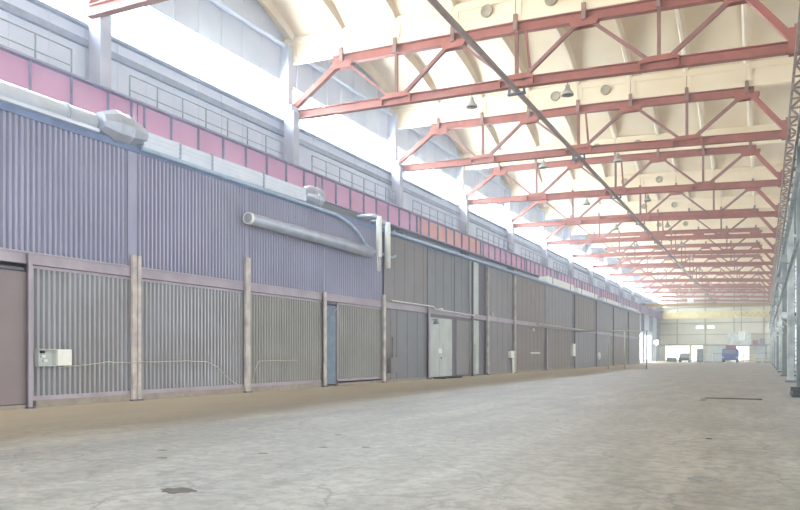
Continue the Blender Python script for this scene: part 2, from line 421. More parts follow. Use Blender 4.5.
# ------------------------------------------------------------------ roof trusses
LZ0, LZ1 = 13.33, 13.75
UZ0, UZ1 = 15.76, 16.2
def make_truss():
    t = thing('roof_truss', '', 'roof truss', (XC, 0, 13.33))
    P = lambda x, z, y=0: (x, y, z+sh(x))
    n = lambda i: XC+3*(i-3)
    lc = (LZ0+LZ1)/2; uc = (UZ0+UZ1)/2
    m = MB()
    for a, b in ((n(-1)-.0, XC), (XC, n(7)-1.2)): m.ibeam(P(a, lc), P(b, lc), .3, .42, .03, .035)
    bc = m.build('bottom_chord', 'truss', t)
    m = MB()
    for a, b in ((n(0)-.6, XC), (XC, n(6)+.35)): m.ibeam(P(a, uc), P(b, uc), .3, .44, .03, .035)
    tc = m.build('top_chord', 'truss', t)
    for a, b, wd in ((0, -1, .26), (6, 7, .26), (0, 1, .13), (2, 1, .17), (2, 3, .12), (4, 3, .15), (4, 5, .13), (6, 5, .17)):
        xa, xb = n(a), n(b)
        if b == 7: xb = n(7)-1.25
        sgn = 1 if xb > xa else -1
        xa += sgn*.15
        if b not in (-1, 7): xb -= sgn*.3
        m = MB(); pa, pb = P(xa, UZ0+.1), P(xb, LZ1-.05 if b not in (-1, 7) else LZ1+.15)
        if wd > .2: m.ibeam(pa, pb, .24, wd, .03, .03, (0, 1, 0)) if False else m.bar(pa, pb, .26, wd)
        else:
            m.bar((pa[0], -.055, pa[2]), (pb[0], -.055, pb[2]), .05, wd); m.bar((pa[0], .055, pa[2]), (pb[0], .055, pb[2]), .05, wd)
        m.build('diagonal', 'truss' if wd > .2 else 'brace', t)
    for i in (1, 3, 5):
        x = n(i); m = MB()
        m.box(x-.07, x-.01, -.07, .07, LZ1-.02+sh(x), UZ0+.03+sh(x)); m.box(x+.01, x+.07, -.07, .07, LZ1-.02+sh(x), UZ0+.03+sh(x))
        m.build('vertical', 'brace', t)
    # gusset plates
    for i in (0, 2, 4, 6):
        x = n(i); z = sh(x); m = MB()
        for yy in (-.17, .15): m.prism((x, yy, 0), (x, yy+.02, 0), [(-.5, UZ0-.22+z), (.5, UZ0-.22+z), (.62, UZ0+z+.0), (.62, UZ0+.12+z), (-.62, UZ0+.12+z), (-.62, UZ0+z)])
        m.build('gusset_plate', 'truss', tc)
    for i in (1, 3, 5):
        x = n(i); z = sh(x); m = MB()
        for yy in (-.17, .15): m.prism((x, yy, 0), (x, yy+.02, 0), [(-.75, LZ1-.1+z), (.75, LZ1-.1+z), (.75, LZ1+.02+z), (.4, LZ1+.13+z), (-.4, LZ1+.13+z), (-.75, LZ1+.02+z)])
        for s_ in (-.75, .75): m.box(x+s_-.04, x+s_+.04, -.17, .17, LZ0+.02+z, LZ1+z)
        m.build('gusset_plate', 'truss', bc)
    # support stubs under the roof panel joints
    for i in range(7):
        x = n(i); z = sh(x)
        MB().box(x-.09, x+.09, -.26, .0, UZ0+.04+z, 16.5+z).build('support_stub', 'brown_truss', t)
    for s_ in (-1,): MB().box(n(7)-1.35, n(7)-.95, -.16, .16, LZ0-.02+sh(n(7)), LZ1+.55+sh(n(7))).build('end_plate', 'truss', t)
    # slanting brace of the lengthwise bridging at mid-span
    m = MB().bar((XC+.42, 0, UZ0+sh(XC)), (XC+.42, .9, LZ1+sh(XC)), .1, .1); m.build('bridging_brace', 'truss', t)
    return t
def copy_thing(src, loc, label, extra=None):
    r = src.copy(); scn.collection.objects.link(r); r.location = loc; r['label'] = label
    for ch in src.children:
        c = ch.copy(); scn.collection.objects.link(c); c.parent = r; c.matrix_parent_inverse = ch.matrix_parent_inverse.copy()
        for g in ch.children:
            d = g.copy(); scn.collection.objects.link(d); d.parent = c; d.matrix_parent_inverse = g.matrix_parent_inverse.copy()
    return r
truss = make_truss(); base_z = 13.33
for k, y in enumerate(TR):
    if k == 0: lab = 'red steel roof truss above the camera, cropped by the top left edge'
    elif k == 1: lab = 'nearest complete red steel truss, spanning the top of the view'
    else: lab = 'red steel roof truss, %s complete one counted from the nearest' % ORD[k-1]
    if k == 0: t = truss
    else: t = copy_thing(truss, (XC, y, base_z), lab)
    t.location = (XC, y, base_z); t['label'] = lab; t['group'] = 'red steel roof trusses'

# brown monorail pipe under the trusses along the centre line
p = thing('ceiling_pipe', 'long brown pipe running lengthwise under the middle of the roof trusses', 'pipe', (XC, 100, 13.2))
MB().tube([(XC, 10, 13.2), (XC, 178.6, 13.2)], .12, 12).build('pipe_run', 'pipe_brown', p)
for k, y in enumerate(TR):
    MB().box(XC-.4, XC+.4, y-.1, y+.1, 13.02, 13.1).box(XC-.38, XC-.3, y-.06, y+.06, 13.06, 13.33).box(XC+.3, XC+.38, y-.06, y+.06, 13.06, 13.33).build('clamp', 'post_dark', p)

# pendant bell lamps under the lower chords
def make_lamp():
    t = thing('pendant_lamp', '', 'lamp', (0, 0, 0), 'bell lamps under the roof trusses')
    MB().tube([(0, 0, 0), (0, 0, -.18)], .025, 8).build('stem', 'pipe_brown', t)
    shd = MB().lathe((0, 0, 0), [(.03, -.14), (.09, -.16), (.1, -.3), (.15, -.38), (.24, -.5), (.27, -.6), (.255, -.6), (.22, -.5), (.1, -.38)], 20); shd = shd.build('lamp_shade', 'lamp', t)
    MB().lathe((0, 0, 0), [(0, -.585), (.255, -.585), (.255, -.595), (0, -.6)], 20).build('diffuser', 'lamp_in', shd)
    return t
lamp = make_lamp(); first = True
for k in range(0, 10):
    for side, x in (('left', -11.95), ('right', -7.55)):
        z = LZ0+sh(x); lab = '%s bell lamp of the pair hanging under the %s truss' % (side, 'nearest complete' if k == 0 else ORD[k])
        if first: t = lamp; first = False
        else: t = copy_thing(lamp, (x, 31+12*k, z), lab)
        t.location = (x, 31+12*k, z); t['label'] = lab

# ------------------------------------------------------------------ left columns, crane girder and walkway
for k, y in enumerate([7.2+12*j for j in range(0, 15)]):
    if k == 0: continue
    yy = y
    t = thing('wall_column', 'pale steel column at the left wall carrying the %s truss' % ('cropped' if k == 1 else 'nearest complete' if k == 2 else ORD[k-2]), 'column', (-21.75, yy, 0), 'columns along the left wall')
    if k == 1: t['label'] = 'pale steel column at upper left, closest to the camera on the left wall'
    yq = (19 if k == 1 else TR[k-1])-.35
    t.location = (-21.75, yq, 0)
    MB().box(-22.0, -21.4, yq-.25, yq+.25, 0, 13.9).build('shaft', 'column', t)
    MB().ibeam((-21.25, yq-1.5, 0), (-21.25, yq-1.5, 10.0), .3, .3).bar((-21.25, yq-1.5, 0), (-21.25, yq-1.5, 9.6), .2, .3).build('crane_branch', 'column', t)
    MB().box(-22.1, -21.5, yq-.3, yq+.3, 13.9, 14.2).box(-22.25, -21.75, yq-.22, yq+.22, 14.2, 17.4).build('upper_shaft', 'wall', t)
    m = MB()
    for q in range(5):
        z = 1+q*1.7; m.bar((-21.35, yq-1.4, z), (-21.35, yq-.2, z+.85), .06, .08); m.bar((-21.35, yq-.2, z+.85), (-21.35, yq-1.4, z+1.7), .06, .08)
    m.build('lacing', 'column', t)

GX = -20.5
span = 0
for k in range(-1, 14):
    y0 = 7.3+12*k; y1 = y0+12-.06
    orange = k == 3
    lab = 'crimson crane girder span below the %s window bay of the left wall' % ('cropped near' if k < 1 else ORD[k-1] if k > 1 else 'first full')
    if k == -1: lab = 'crimson crane girder span on the left wall, out past the left edge'
    if k == 3: lab = 'crane girder span with orange patched panels above the smooth grey sheets'
    t = thing('crane_girder', lab, 'crane girder', (GX, (y0+y1)/2, 9.4), 'crane girder spans along the left wall')
    MB().box(GX-.02, GX+.02, y0, y1, 9.44, 10.62).build('web', 'girder_orange' if orange else 'girder', t)
    MB().box(GX-.25, GX+.25, y0, y1, 10.62, 10.67).build('top_flange', 'girder_edge', t)
    MB().box(GX-.25, GX+.25, y0, y1, 9.39, 9.44).build('bottom_flange', 'girder_edge', t)
    MB().box(GX-.05, GX+.05, y0, y1, 10.67, 10.78).build('crane_rail', 'girder_edge', t)
    for q in (.25, 1.6, 3.1, 4.6, 6.1, 7.6, 9.1, 10.6, 11.65):
        MB().box(GX+.02, GX+.14, y0+q-.012, y0+q+.012, 9.44, 10.62).build('stiffener', 'girder_edge', t)
# walkway behind the girder with its guard rails
o = MB().box(-21.35, -20.76, Y0+.1, Y1E-.3, 10.55, 10.62); o = o.build('walkway', 'girder_edge'); set_origin(o, (-21.05, 80, 10.6))
tag(o, 'narrow grey walkway deck behind the crimson crane girder', 'walkway')
for k in range(0, 14):
    yc = (6.65, 18.65)[k] if k < 2 else TR[k-1]-.35
    y0, y1 = yc+.6, yc+12-1.9
    t = thing('guard_rail', 'grey guard rail above the crimson girder, %s' % ('cropped by the left edge' if k == 0 else 'first full length from the left edge' if k == 1 else '%s length from the camera' % ORD[k]), 'guard rail', (-21.0, y0, 10.62), 'guard rails on the crane walkway')
    x = -20.85
    MB().tube([(x, y0, 11.75), (x, y1, 11.75)], .025, 6).build('top_rail', 'rail', t)
    MB().tube([(x, y0, 11.2), (x, y1, 11.2)], .02, 6).build('middle_rail', 'rail', t)
    MB().box(x-.01, x+.01, y0, y1, 10.62, 10.78).build('toe_board', 'rail', t)
    n = 8
    for q in range(n):
        yy = y0+(y1-y0)*q/(n-1); MB().box(x-.02, x+.02, yy-.02, yy+.02, 10.62, 11.75).build('rail_post', 'rail', t)

# ------------------------------------------------------------------ built-in partition with gates
HB, HT = 3.93, 4.25; FT = 8.1
def corr(m, x, y0, y1, z0, z1, pitch=.172, dep=.085):
    """trapezoid-corrugated sheet facing +X"""
    pts = []; y = y0
    while y < y1-1e-6:
        for dy, dx in ((0, 0), (.22, 0), (.44, dep), (.80, dep)):
            yy = y+dy*pitch
            if yy <= y1: pts.append((x+dx, yy))
        y += pitch
    pts.append((x, y1))
    fr = [(m.bm.verts.new((p[0], p[1], z0)), m.bm.verts.new((p[0], p[1], z1))) for p in pts]
    bk = [(m.bm.verts.new((p[0]-.006, p[1], z0)), m.bm.verts.new((p[0]-.006, p[1], z1))) for p in pts]
    for s_ in (fr, bk):
        for a, b in zip(s_, s_[1:]): m.bm.faces.new((a[0], b[0], b[1], a[1]))
    for a, b in ((0, 1), (1, 0)):
        pass
    for i in (0, -1): m.bm.faces.new((fr[i][0], bk[i][0], bk[i][1], fr[i][1]))
    for e in (0, 1):
        for i in range(len(pts)-1): m.bm.faces.new((fr[i][e], fr[i+1][e], bk[i+1][e], bk[i][e]))
    return m
FEND = 122.0
part = struct_empty('wall_partition', (FX, 60, 0))
# solid carcass behind (roof slab and back sheet) so that it is a building, not a card
MB().box(-19.4, FX-.1, 2, FEND, FT-.12, FT).box(-19.4, -19.3, 2, FEND, 0, FT-.12).box(-19.3, FX-.02, FEND-.1, FEND, 0, FT-.12).box(-19.3, FX-.02, 2, 2.1, 0, FT-.12).build('roof_slab', 'post_dark', part)
MB().box(FX-.1, FX+.08, 2, FEND, HB, HT).box(FX+.08, FX+.11, 2, FEND, HB, HB+.09).box(FX-.1, FX+.12, 2, 34, HT-.03, HT+.02).build('header', 'header', part)
MB().box(FX-.1, FX+.1, 2, FEND, FT-.2, FT+.02).build('eaves_trim', 'eaves_blue', part)
for y0, y1 in ((2, 10.9), (11.0, 16.45), (16.85, 22.2), (22.45, 27.8), (27.95, 33.5)):
    corr(MB(), FX-.02, y0, y1, HT+.02, FT-.18).build('upper_cladding', 'clad', part)
MB().box(FX-.05, FX+.05, 16.47, 16.83, HT, FT-.18).box(FX-.05, FX+.05, 22.22, 22.43, HT, FT-.18).box(FX-.05, FX+.05, 27.82, 27.93, HT, FT-.18).build('cover_strip', 'clad', part)
for y0, y1, mm in ((33.75, 39.2, 'flat_grey'), (39.3, 43.4, 'flat_blue'), (43.5, 46.2, 'flat_blue'), (49.4, 55.6, 'flat_grey'), (55.8, 65.1, 'flat_mauve'), (65.3, 76, 'flat_grey'), (76.2, 87, 'flat_mauve'), (87.2, 98, 'flat_grey'), (98.2, 110, 'flat_grey'), (110.2, 121.8, 'flat_grey')):
    m = MB().box(FX-.05, FX, y0, y1, HT, FT-.18)
    y = y0+1.2
    while y < y1-.3: m.box(FX, FX+.012, y-.02, y+.02, HT, FT-.18); y += 1.25
    m.build('upper_panel', mm, part)
MB().box(FX-.05, FX, 46.3, 47.9, HT, FT-.2).build('upper_panel', 'door_pale', part, label='pale cream upper panel')
MB().box(FX-.12, FX-.04, 47.9, 49.4, HT, FT-.2).build('upper_panel', 'post_dark', part, label='dark grey recessed upper panel')
# plinth
struct('baseboard_left', MB().box(FX-.06, FX+.12, 2, 12.9, 0, .1).box(FX-.06, FX+.12, 13.2, 27.95, 0, .2).box(FX-.06, FX+.12, 28.95, 39.3, 0, .12).box(FX-.06, FX+.12, 49.4, FEND, 0, .14), 'plinth')

def gate(y0, y1, mm, label):
    t = thing('corrugated_gate', label, 'gate', (FX, (y0+y1)/2, .2), 'corrugated gates in the partition')
    corr(MB(), FX-.05, y0+.05, y1-.05, .32, HB-.1).build('sheet', mm, t)
    MB().box(FX-.06, FX+.045, y0, y0+.07, .2, HB-.02).box(FX-.06, FX+.045, y1-.07, y1, .2, HB-.02).box(FX-.06, FX+.045, y0, y1, HB-.1, HB-.02).box(FX-.06, FX+.045, y0, y1, .2, .32).build('gate_frame', 'header', t)
    return t
gate(7.0, 10.4, 'gate', 'grey corrugated gate left of the flat brown door')
gate(13.0, 16.74, 'gate', 'grey corrugated gate carrying the open electrical box')
gate(16.76, 22.29, 'gate', 'widest grey corrugated gate, with cable drooping at its right end')
gate(22.31, 27.8, 'gate_brown', 'grey corrugated gate just left of the open blue door')
gate(28.98, 33.68, 'gate_brown', 'grey corrugated gate just right of the open blue door')
# flat brown door at the left edge
d = struct_empty('door_1', (FX, 11.6, 0))
MB().box(FX-.04, FX+.04, 10.45, 12.97, .12, HB-.22).build('leaf', 'door_brown', d)
MB().box(FX+.0, FX+.09, 10.45, 12.85, HB-.2, HB-.12).build('track', 'post_dark', d)
# posts
def post(name, y, wd, z1, mm, label, x=FX+.13, dep=.1, strip=False):
    t = thing(name, label, 'post', (x, y, 0), 'posts between the gates')
    m = MB()
    if strip: m.box(x, x+dep, y-wd/2, y-wd*.12, 0, z1).box(x, x+dep, y+wd*.12, y+wd/2, 0, z1).box(x, x+dep*.5, y-wd*.12, y+wd*.12, 0, z1)
    else: m.ibeam((x+dep/2, y, 0), (x+dep/2, y, z1), wd, dep, .05, .04, (1, 0, 0)).box(x, x+dep*.6, y-wd/2, y+wd/2, 0, z1)
    m.build('shaft', mm, t)
    MB().box(x-.0, x+dep+.06, y-wd/2-.05, y+wd/2+.05, 0, .05).build('base_plate', 'post_dark', t)
    return t
post('gate_post', 12.96, .11, 4.2, 'header', 'worn pinkish post between the brown door and the first grey gate')
post('gate_post', 16.68, .34, 4.6, 'post', 'double cream post right of the electrical box gate', strip=True)
post('gate_post', 22.2, .26, 5.2, 'post', 'cream painted post rising above the header, left of the drooped cable gate end')
post('gate_post', 27.68, .2, 4.3, 'post', 'slim pale post on the left jamb of the open blue door')
post('gate_post', 33.42, .22, 4.6, 'post', 'pale post where corrugated cladding gives way to smooth blue grey sheet')
post('gate_post', 39.1, .2, 4.3, 'header', 'grey post left of the double pale door')
post('gate_post', 46.25, .14, 7.8, 'post_dark', 'dark post rising between the pale double door and narrow cream door', dep=.12)
post('gate_post', 49.35, .16, 7.8, 'post', 'pale full height post right of the narrow cream door', dep=.12)
post('gate_post', 55.7, .2, 7.8, 'post', 'pale full height post with a meter box at its foot', dep=.12)
post('gate_post', 65.2, .22, 3.9, 'header', 'mauve post under the near end of the pale header pipe')
post('gate_post', 76.1, .2, 7.8, 'post_dark', 'dark post behind the first leg of the pipe frame', dep=.1)
post('gate_post', 87.1, .2, 7.8, 'post_dark', 'dark post on the far smooth wall between the pipe frame legs', dep=.1)
post('gate_post', 98.1, .2, 7.8, 'post_dark', 'dark post next to last before the far end of the partition', dep=.1)
post('gate_post', 110.1, .2, 7.8, 'post_dark', 'dark post closest to the far end of the partition', dep=.1)
# open blue door with dark opening behind
d = struct_empty('door_2', (FX, 28.4, 0))
MB().box(FX-.06, FX+.04, 27.97, 28.03, 0, 3.86).box(FX-.06, FX+.04, 28.9, 28.97, 0, 3.86).box(FX-.06, FX+.04, 27.97, 28.97, 3.8, 3.9).build('door_frame', 'post_dark', d)
lf = MB().box(0, .05, 0, .85, .08, 3.75); lf.bm.transform(Matrix.Translation((FX+.02, 28.92, 0)) @ Matrix.Rotation(math.radians(-200), 4, 'Z'))
lf.build('leaf', 'door_blue', d)
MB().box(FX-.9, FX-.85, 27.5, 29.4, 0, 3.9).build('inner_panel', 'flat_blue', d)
MB().tube([(FX+.1, 27.9, 3.0), (FX+.32, 28.5, 3.6)], .02, 6).build('stay', 'rail', d)
# smooth lower sheets
def sheet(y0, y1, mm, label):
    t = thing('sheet_panel', label, 'panel', (FX, (y0+y1)/2, .12), 'smooth steel panels of the partition')
    m = MB().box(FX-.05, FX, y0, y1, .12, HB)
    MB().box(FX-.05, FX, y0, y1, .12, HB-.01).build('sheet', mm, t); m.bm.free()
    m = MB(); n = max(2, round((y1-y0)/1.2))
    for q in range(1, n): yy = y0+(y1-y0)*q/n; m.box(FX, FX+.012, yy-.02, yy+.02, .12, HB-.01)
    m.build('seam_strip', mm, t)
sheet(33.75, 35.2, 'flat_grey', 'narrow smooth grey panel with a white tube on it')
sheet(35.25, 39.15, 'flat_blue', 'smooth blue grey panel left of the pale double door')
sheet(49.45, 55.6, 'flat_grey', 'smooth grey panel right of the narrow cream door')
sheet(55.82, 65.05, 'flat_mauve', 'smooth mauve panel with a horizontal handle bar')
sheet(65.35, 76.0, 'flat_mauve', 'smooth mauve panel under the near half of the pale header pipe')
sheet(76.22, 87.0, 'flat_grey', 'smooth grey panel behind the pipe frame')
sheet(87.22, 98.0, 'flat_grey', 'smooth grey panel just beyond the pipe frame')
sheet(98.22, 110, 'flat_mauve', 'smooth mauve panel second from the far end of the partition')
sheet(110.2, 121.8, 'flat_grey', 'smooth grey panel at the far end of the partition')
# pale double door
d = struct_empty('door_3', (FX, 42, 0))
MB().box(FX-.05, FX+.03, 39.4, 41.0, .1, 3.72).build('leaf', 'door_pale', d)
lf = MB().box(FX-.05, FX+.03, 41.04, 43.0, .1, 3.72).build('leaf', 'door_pale', d)
MB().box(FX-.05, FX, 43.0, 43.7, .1, 3.75).box(FX-.05, FX+.05, 39.35, 46.15, 3.72, HB).build('side_panel', 'post_dark', d)
MB().box(FX-.05, FX+.04, 43.7, 46.15, .1, 3.72).build('side_panel', 'flat_grey', d)
MB().box(FX+.03, FX+.07, 40.8, 41.3, 1.55, 1.85).build('latch', 'white', lf)
MB().box(FX+.03, FX+.06, 41.2, 41.3, 1.2, 1.3).build('handle', 'black', lf)
d = struct_empty('door_4', (FX, 48, 0))
MB().box(FX-.05, FX+.02, 46.35, 47.9, .1, 3.85).build('leaf', 'door_pale', d)
MB().box(FX+.02, FX+.04, 47.1, 47.16, .1, 2.2).build('edge_strip', 'post_dark', d)
MB().box(FX-.16, FX-.05, 47.9, 49.25, .0, 3.9).build('recess_panel', 'post_dark', d)
o = MB().box(FX+.05, FX+.9, 40.0, 42.6, .02, .08).box(FX+.1, FX+.8, 40.0, 40.1, 0, .04).build('steel_ramp', 'black'); tag(o, 'low dark steel ramp at the foot of the pale double door', 'ramp')

# ------------------------------------------------------------------ ducts and pipes on the partition
t = thing('ventilation_duct', 'big silver ventilation duct lying along the top of the gate partition', 'duct', (-17.9, 18, FT))
def flat_duct(y0, y1, x0, x1, z0, z1, rb=True):
    m = MB().box(x0, x1, y0, y1, z0, z1)
    if rb:
        for q in range(3): z = z0+.08+(z1-z0-.1)*q/3; m.box(x1, x1+.02, y0, y1, z, z+.05)
    return m
MB().tube([(-18.05, 3, 8.42), (-18.05, 15.2, 8.42)], .3, 18).box(-18.3, -17.7, 3, 15.2, 8.1, 8.2).build('duct_run', 'duct', t)
for y in (5.5, 8, 10.5, 14.2): MB().lathe((-18.05, y, 8.42), [(.3, -.03), (.33, -.03), (.33, .03), (.3, .03)], 18, 'Y').build('joint_ring', 'duct_grey', t)
MB().lathe((-17.95, 0, 8.52), [(0, 15.35), (.3, 15.4), (.5, 15.85), (.5, 16.05), (.47, 16.07), (.47, 16.35), (.5, 16.37), (.27, 17.1), (0, 17.12)], 10, 'Y').flat().build('transition_box', 'duct_grey', t)
flat_duct(17.0, 26.2, -18.3, -17.78, 8.12, 8.66).build('duct_run', 'duct', t)
for y in (18.6, 20.2, 23.2): MB().box(-18.33, -17.73, y-.03, y+.03, 8.12, 8.7).build('joint_ring', 'duct_grey', t)
MB().lathe((-17.98, 0, 8.48), [(0, 26.15), (.28, 26.2), (.44, 26.6), (.47, 26.75), (.42, 26.9), (.42, 27.05), (.49, 27.2), (.47, 27.35), (0, 27.36)], 16, 'Y').flat().build('end_cap', 'duct_grey', t)
o = MB().tube([(-17.75, 16.9, 8.06), (-17.75, 25.5, 8.0), (-17.72, 28.6, 7.95), (-17.7, 29.8, 7.75), (-17.68, 30.6, 7.4), (-17.66, 31.2, 6.95), (-17.64, 32.0, 6.7), (-17.62, 34.0, 6.6), (-17.62, 34.4, 6.75)], .07, 10).build('curved_pipe', 'pipe_blue')
tag(o, 'thin pale pipe curving down from the silver duct across the cladding', 'pipe')
t = thing('exhaust_duct', 'round grey duct hung across the upper cladding with a bright open end', 'duct', (-17.4, 26, 6.5))
MB().tube([(-17.4, 21.75, 6.62), (-17.4, 28.6, 6.58), (-17.42, 31.2, 6.52)], [.22, .26, .28], 18).build('duct_run', 'duct_grey', t)
MB().lathe((-17.4, 21.74, 6.62), [(0, .1), (.17, .1), (.19, 0), (.23, 0), (.23, .12)], 18, 'Y').build('end_collar', 'white', t)
for y in (23.5, 26, 28.5): MB().box(FX+.08, -17.4, y-.02, y+.02, 6.85, 6.89).box(-17.42, -17.38, y-.02, y+.02, 6.6, 6.88).build('bracket', 'rail', t)
t = thing('vent_riser', 'left one of the two short vertical pipes at the end of the round duct', 'pipe', (-17.3, 31.3, 5.6))
MB().tube([(-17.02, 31.45, 6.3), (-17.02, 31.45, 8.3)], .14, 12).build('wide_tube', 'white', t)
MB().tube([(-17.05, 31.35, 5.6), (-17.05, 31.35, 6.4)], .05, 8).build('drain_tube', 'white', t)
MB().tube([(-17.05, 31.58, 5.6), (-17.05, 31.58, 6.4)], .04, 8).build('drain_tube', 'white', t)
MB().tube([(-17.02, 31.45, 8.2), (-17.3, 31.45, 8.35), (-18.25, 31.45, 8.35)], .14, 12).build('elbow', 'duct_grey', t)
t = thing('vent_riser', 'right one of the two short vertical pipes at the end of the round duct', 'pipe', (-17.3, 32.9, 5.9))
MB().tube([(-17.3, 32.9, 5.9), (-17.3, 32.9, 8.25)], .15, 12).build('wide_tube', 'white', t)
MB().tube([(-17.3, 32.9, 8.15), (-17.65, 32.95, 8.33), (-18.25, 32.95, 8.33)], .15, 12).build('elbow', 'duct_grey', t)
o = MB().box(-18.9, -18.3, 27.6, 32.8, 8.13, 8.58).build('duct_box', 'flat_blue'); tag(o, 'dark blue box duct lying on the partition behind the curved pipe', 'duct')
o = MB().tube([(-17.6, 33.8, 7.93), (-17.6, 60, 7.96), (-17.6, 90, 8.0), (-17.6, 121, 8.05)], .08, 8).build('eaves_pipe', 'pipe_blue'); tag(o, 'pale blue pipe running along the eaves of the smooth far partition', 'pipe')
# pale crates and bundles on the far partition roof
for i, (y0, y1, z) in enumerate(((66, 76, 8.75), (78, 88, 8.65), (92, 104, 8.6), (107, 120, 8.55))):
    t = thing('roof_bundle', '%s long white bundle on top of the far partition' % nth(i), 'bundle', (-18.3, (y0+y1)/2, FT+.02), 'white bundles on the far partition roof')
    MB().box(-18.8, -17.85, y0, y1, FT+.02, z).build('cover', 'white', t)
    for q in (1.5, (y1-y0)-1.5): MB().box(-18.83, -17.82, y0+q-.06, y0+q+.06, FT+.02, z+.03).build('strap', 'post_dark', t)

# electrical box with its open door
t = thing('electrical_box', 'grey open electrical box with white door on the first corrugated gate', 'electrical box', (FX+.04, 13.55, 1.1))
m = MB().box(FX+.05, FX+.07, 13.2, 13.78, 1.14, 1.62).box(FX+.07, FX+.22, 13.2, 13.23, 1.14, 1.62).box(FX+.07, FX+.22, 13.75, 13.78, 1.14, 1.62).box(FX+.07, FX+.22, 13.23, 13.75, 1.59, 1.62).box(FX+.07, FX+.22, 13.23, 13.75, 1.14, 1.17)
m.build('casing', 'door_pale', t)
MB().box(FX+.19, FX+.22, 13.8, 14.26, 1.15, 1.61).build('box_door', 'white', t)
for y, z in ((13.34, 1.5), (13.36, 1.38), (13.42, 1.26)): MB().box(FX+.07, FX+.14, y, y+.12, z, z+.07).build('breaker', 'black' if z > 1.4 else 'white', t)
t = thing('power_cable', 'pale cable drooping along the corrugated gates beside the electrical box', 'cable', (FX+.2, 17, 1.2))
def cable(pts):
    q = []
    for a, b in zip(pts, pts[1:]):
        for j in range(6): s_ = j/6; q.append((a[0]+(b[0]-a[0])*s_, a[1]+(b[1]-a[1])*s_, a[2]+(b[2]-a[2])*s_+random.uniform(-.012, .012)))
    q.append(pts[-1]); return q
X1 = FX+.09
MB().tube(cable([(X1, 13.9, 1.1), (X1, 14.6, 1.14), (X1, 15.6, 1.24), (X1, 16.4, 1.2), (X1+.17, 16.5, 1.2), (X1+.17, 16.9, 1.24), (X1, 17.1, 1.22), (X1, 19.0, 1.24), (X1, 20.0, 1.2), (X1, 20.6, 1.0), (X1, 21.2, .55), (X1, 21.8, .28), (X1+.17, 22.0, .22), (X1+.17, 22.4, .3), (X1, 22.75, .8), (X1, 23.0, 1.2), (X1, 25.6, 1.22)]), .017, 6).build('cable_run', 'cable', t)
# floodlight / junction fittings on the partition
for i, (y, z, lab) in enumerate(((39.9, 3.45, 'grey floodlight above the left leaf of the pale double door'), (49.9, 4.35, 'small white lamp fitting on the header right of the cream door'), (60.5, 3.55, 'small white lamp fitting left of the mauve post'))):
    t = thing('wall_lamp', lab, 'lamp', (FX, y, z)); s_ = .16 if i == 0 else .1
    MB().box(FX, FX+.3, y-.03, y+.03, z+.1, z+.15).build('arm', 'rail', t)
    MB().lathe((FX+.3, y, z+.02), [(0, .16), (s_*.6, .14), (s_*1.2, -s_), (0, -s_)], 12).build('lamp_shade', 'white' if i else 'rail', t)
o = MB().tube([(FX+.22, 34.3, 2.4), (FX+.22, 34.3, 1.3)], .05, 8).box(FX+.03, FX+.24, 34.1, 34.8, .5, 1.3).build('white_tube', 'flat_grey'); tag(o, 'short pipe and box fixed on the narrow grey panel', 'pipe fitting')
t = thing('meter_box', 'white meter box with down pipe at the foot of the pale post', 'meter box', (FX+.2, 55.1, 0))
MB().box(FX+.05, FX+.3, 54.3, 55.2, 1.2, 1.75).build('casing', 'white', t); MB().box(FX+.08, FX+.2, 55.2, 55.5, 0, 1.5).build('down_pipe', 'white', t)
o = MB().box(FX+.02, FX+.12, 60.2, 63.2, 1.55, 1.67).build('handle_bar', 'white'); tag(o, 'horizontal white bar on the mauve panel left of the mauve post', 'bar')
for i, (y, z, lab) in enumerate(((75.0, 1.9, 'tall small white box on the far wall, left of the pair'), (88.5, 1.3, 'round white box on the far wall, right of the pair'))):
    o = (MB().box(FX+.02, FX+.3, y, y+1.0, z-.6, z+.7) if i == 0 else MB().lathe((FX+.02, y+.5, z), [(0, .25), (.4, .2), (.45, 0)], 16, 'X')).build('wall_box', 'white'); tag(o, lab, 'box')
o = MB().tube([(FX+.5, 61, 4.12), (FX+.5, 66, 4.1), (FX+.5, 85, 4.06)], .09, 8).build('header_pipe', 'post'); tag(o, 'pale pipe clipped along the header of the far partition', 'pipe')
t = thing('gas_pipe', 'thin white pipe along the header above the pale double door', 'pipe', (FX+.2, 40, 4.1))
MB().tube([(FX+.42, 33.8, 4.32), (FX+.42, 39.2, 4.32), (FX+.42, 39.6, 4.18), (FX+.42, 46.0, 4.12)], .035, 8).build('pipe_run', 'white', t)
MB().lathe((FX+.45, 40.2, 4.2), [(0, .1), (.16, .08), (.16, -.08), (0, -.1)], 12).build('valve', 'white', t)

# pipe frame reaching into the hall
t = thing('pipe_frame', 'thin pale pipe frame on three legs reaching out from the far partition', 'pipe frame', (-14, 75, 0))
MB().tube([(-17.75, 75, 3.9), (-10.2, 74.6, 3.82)], .06, 8).build('cross_pipe', 'cable', t)
for x in (-14.05, -12.48, -10.37): MB().tube([(x, 74.8, 0), (x, 74.8, 3.84)], .055, 8).build('leg', 'cable' if x < -11 else 'post_dark', t)

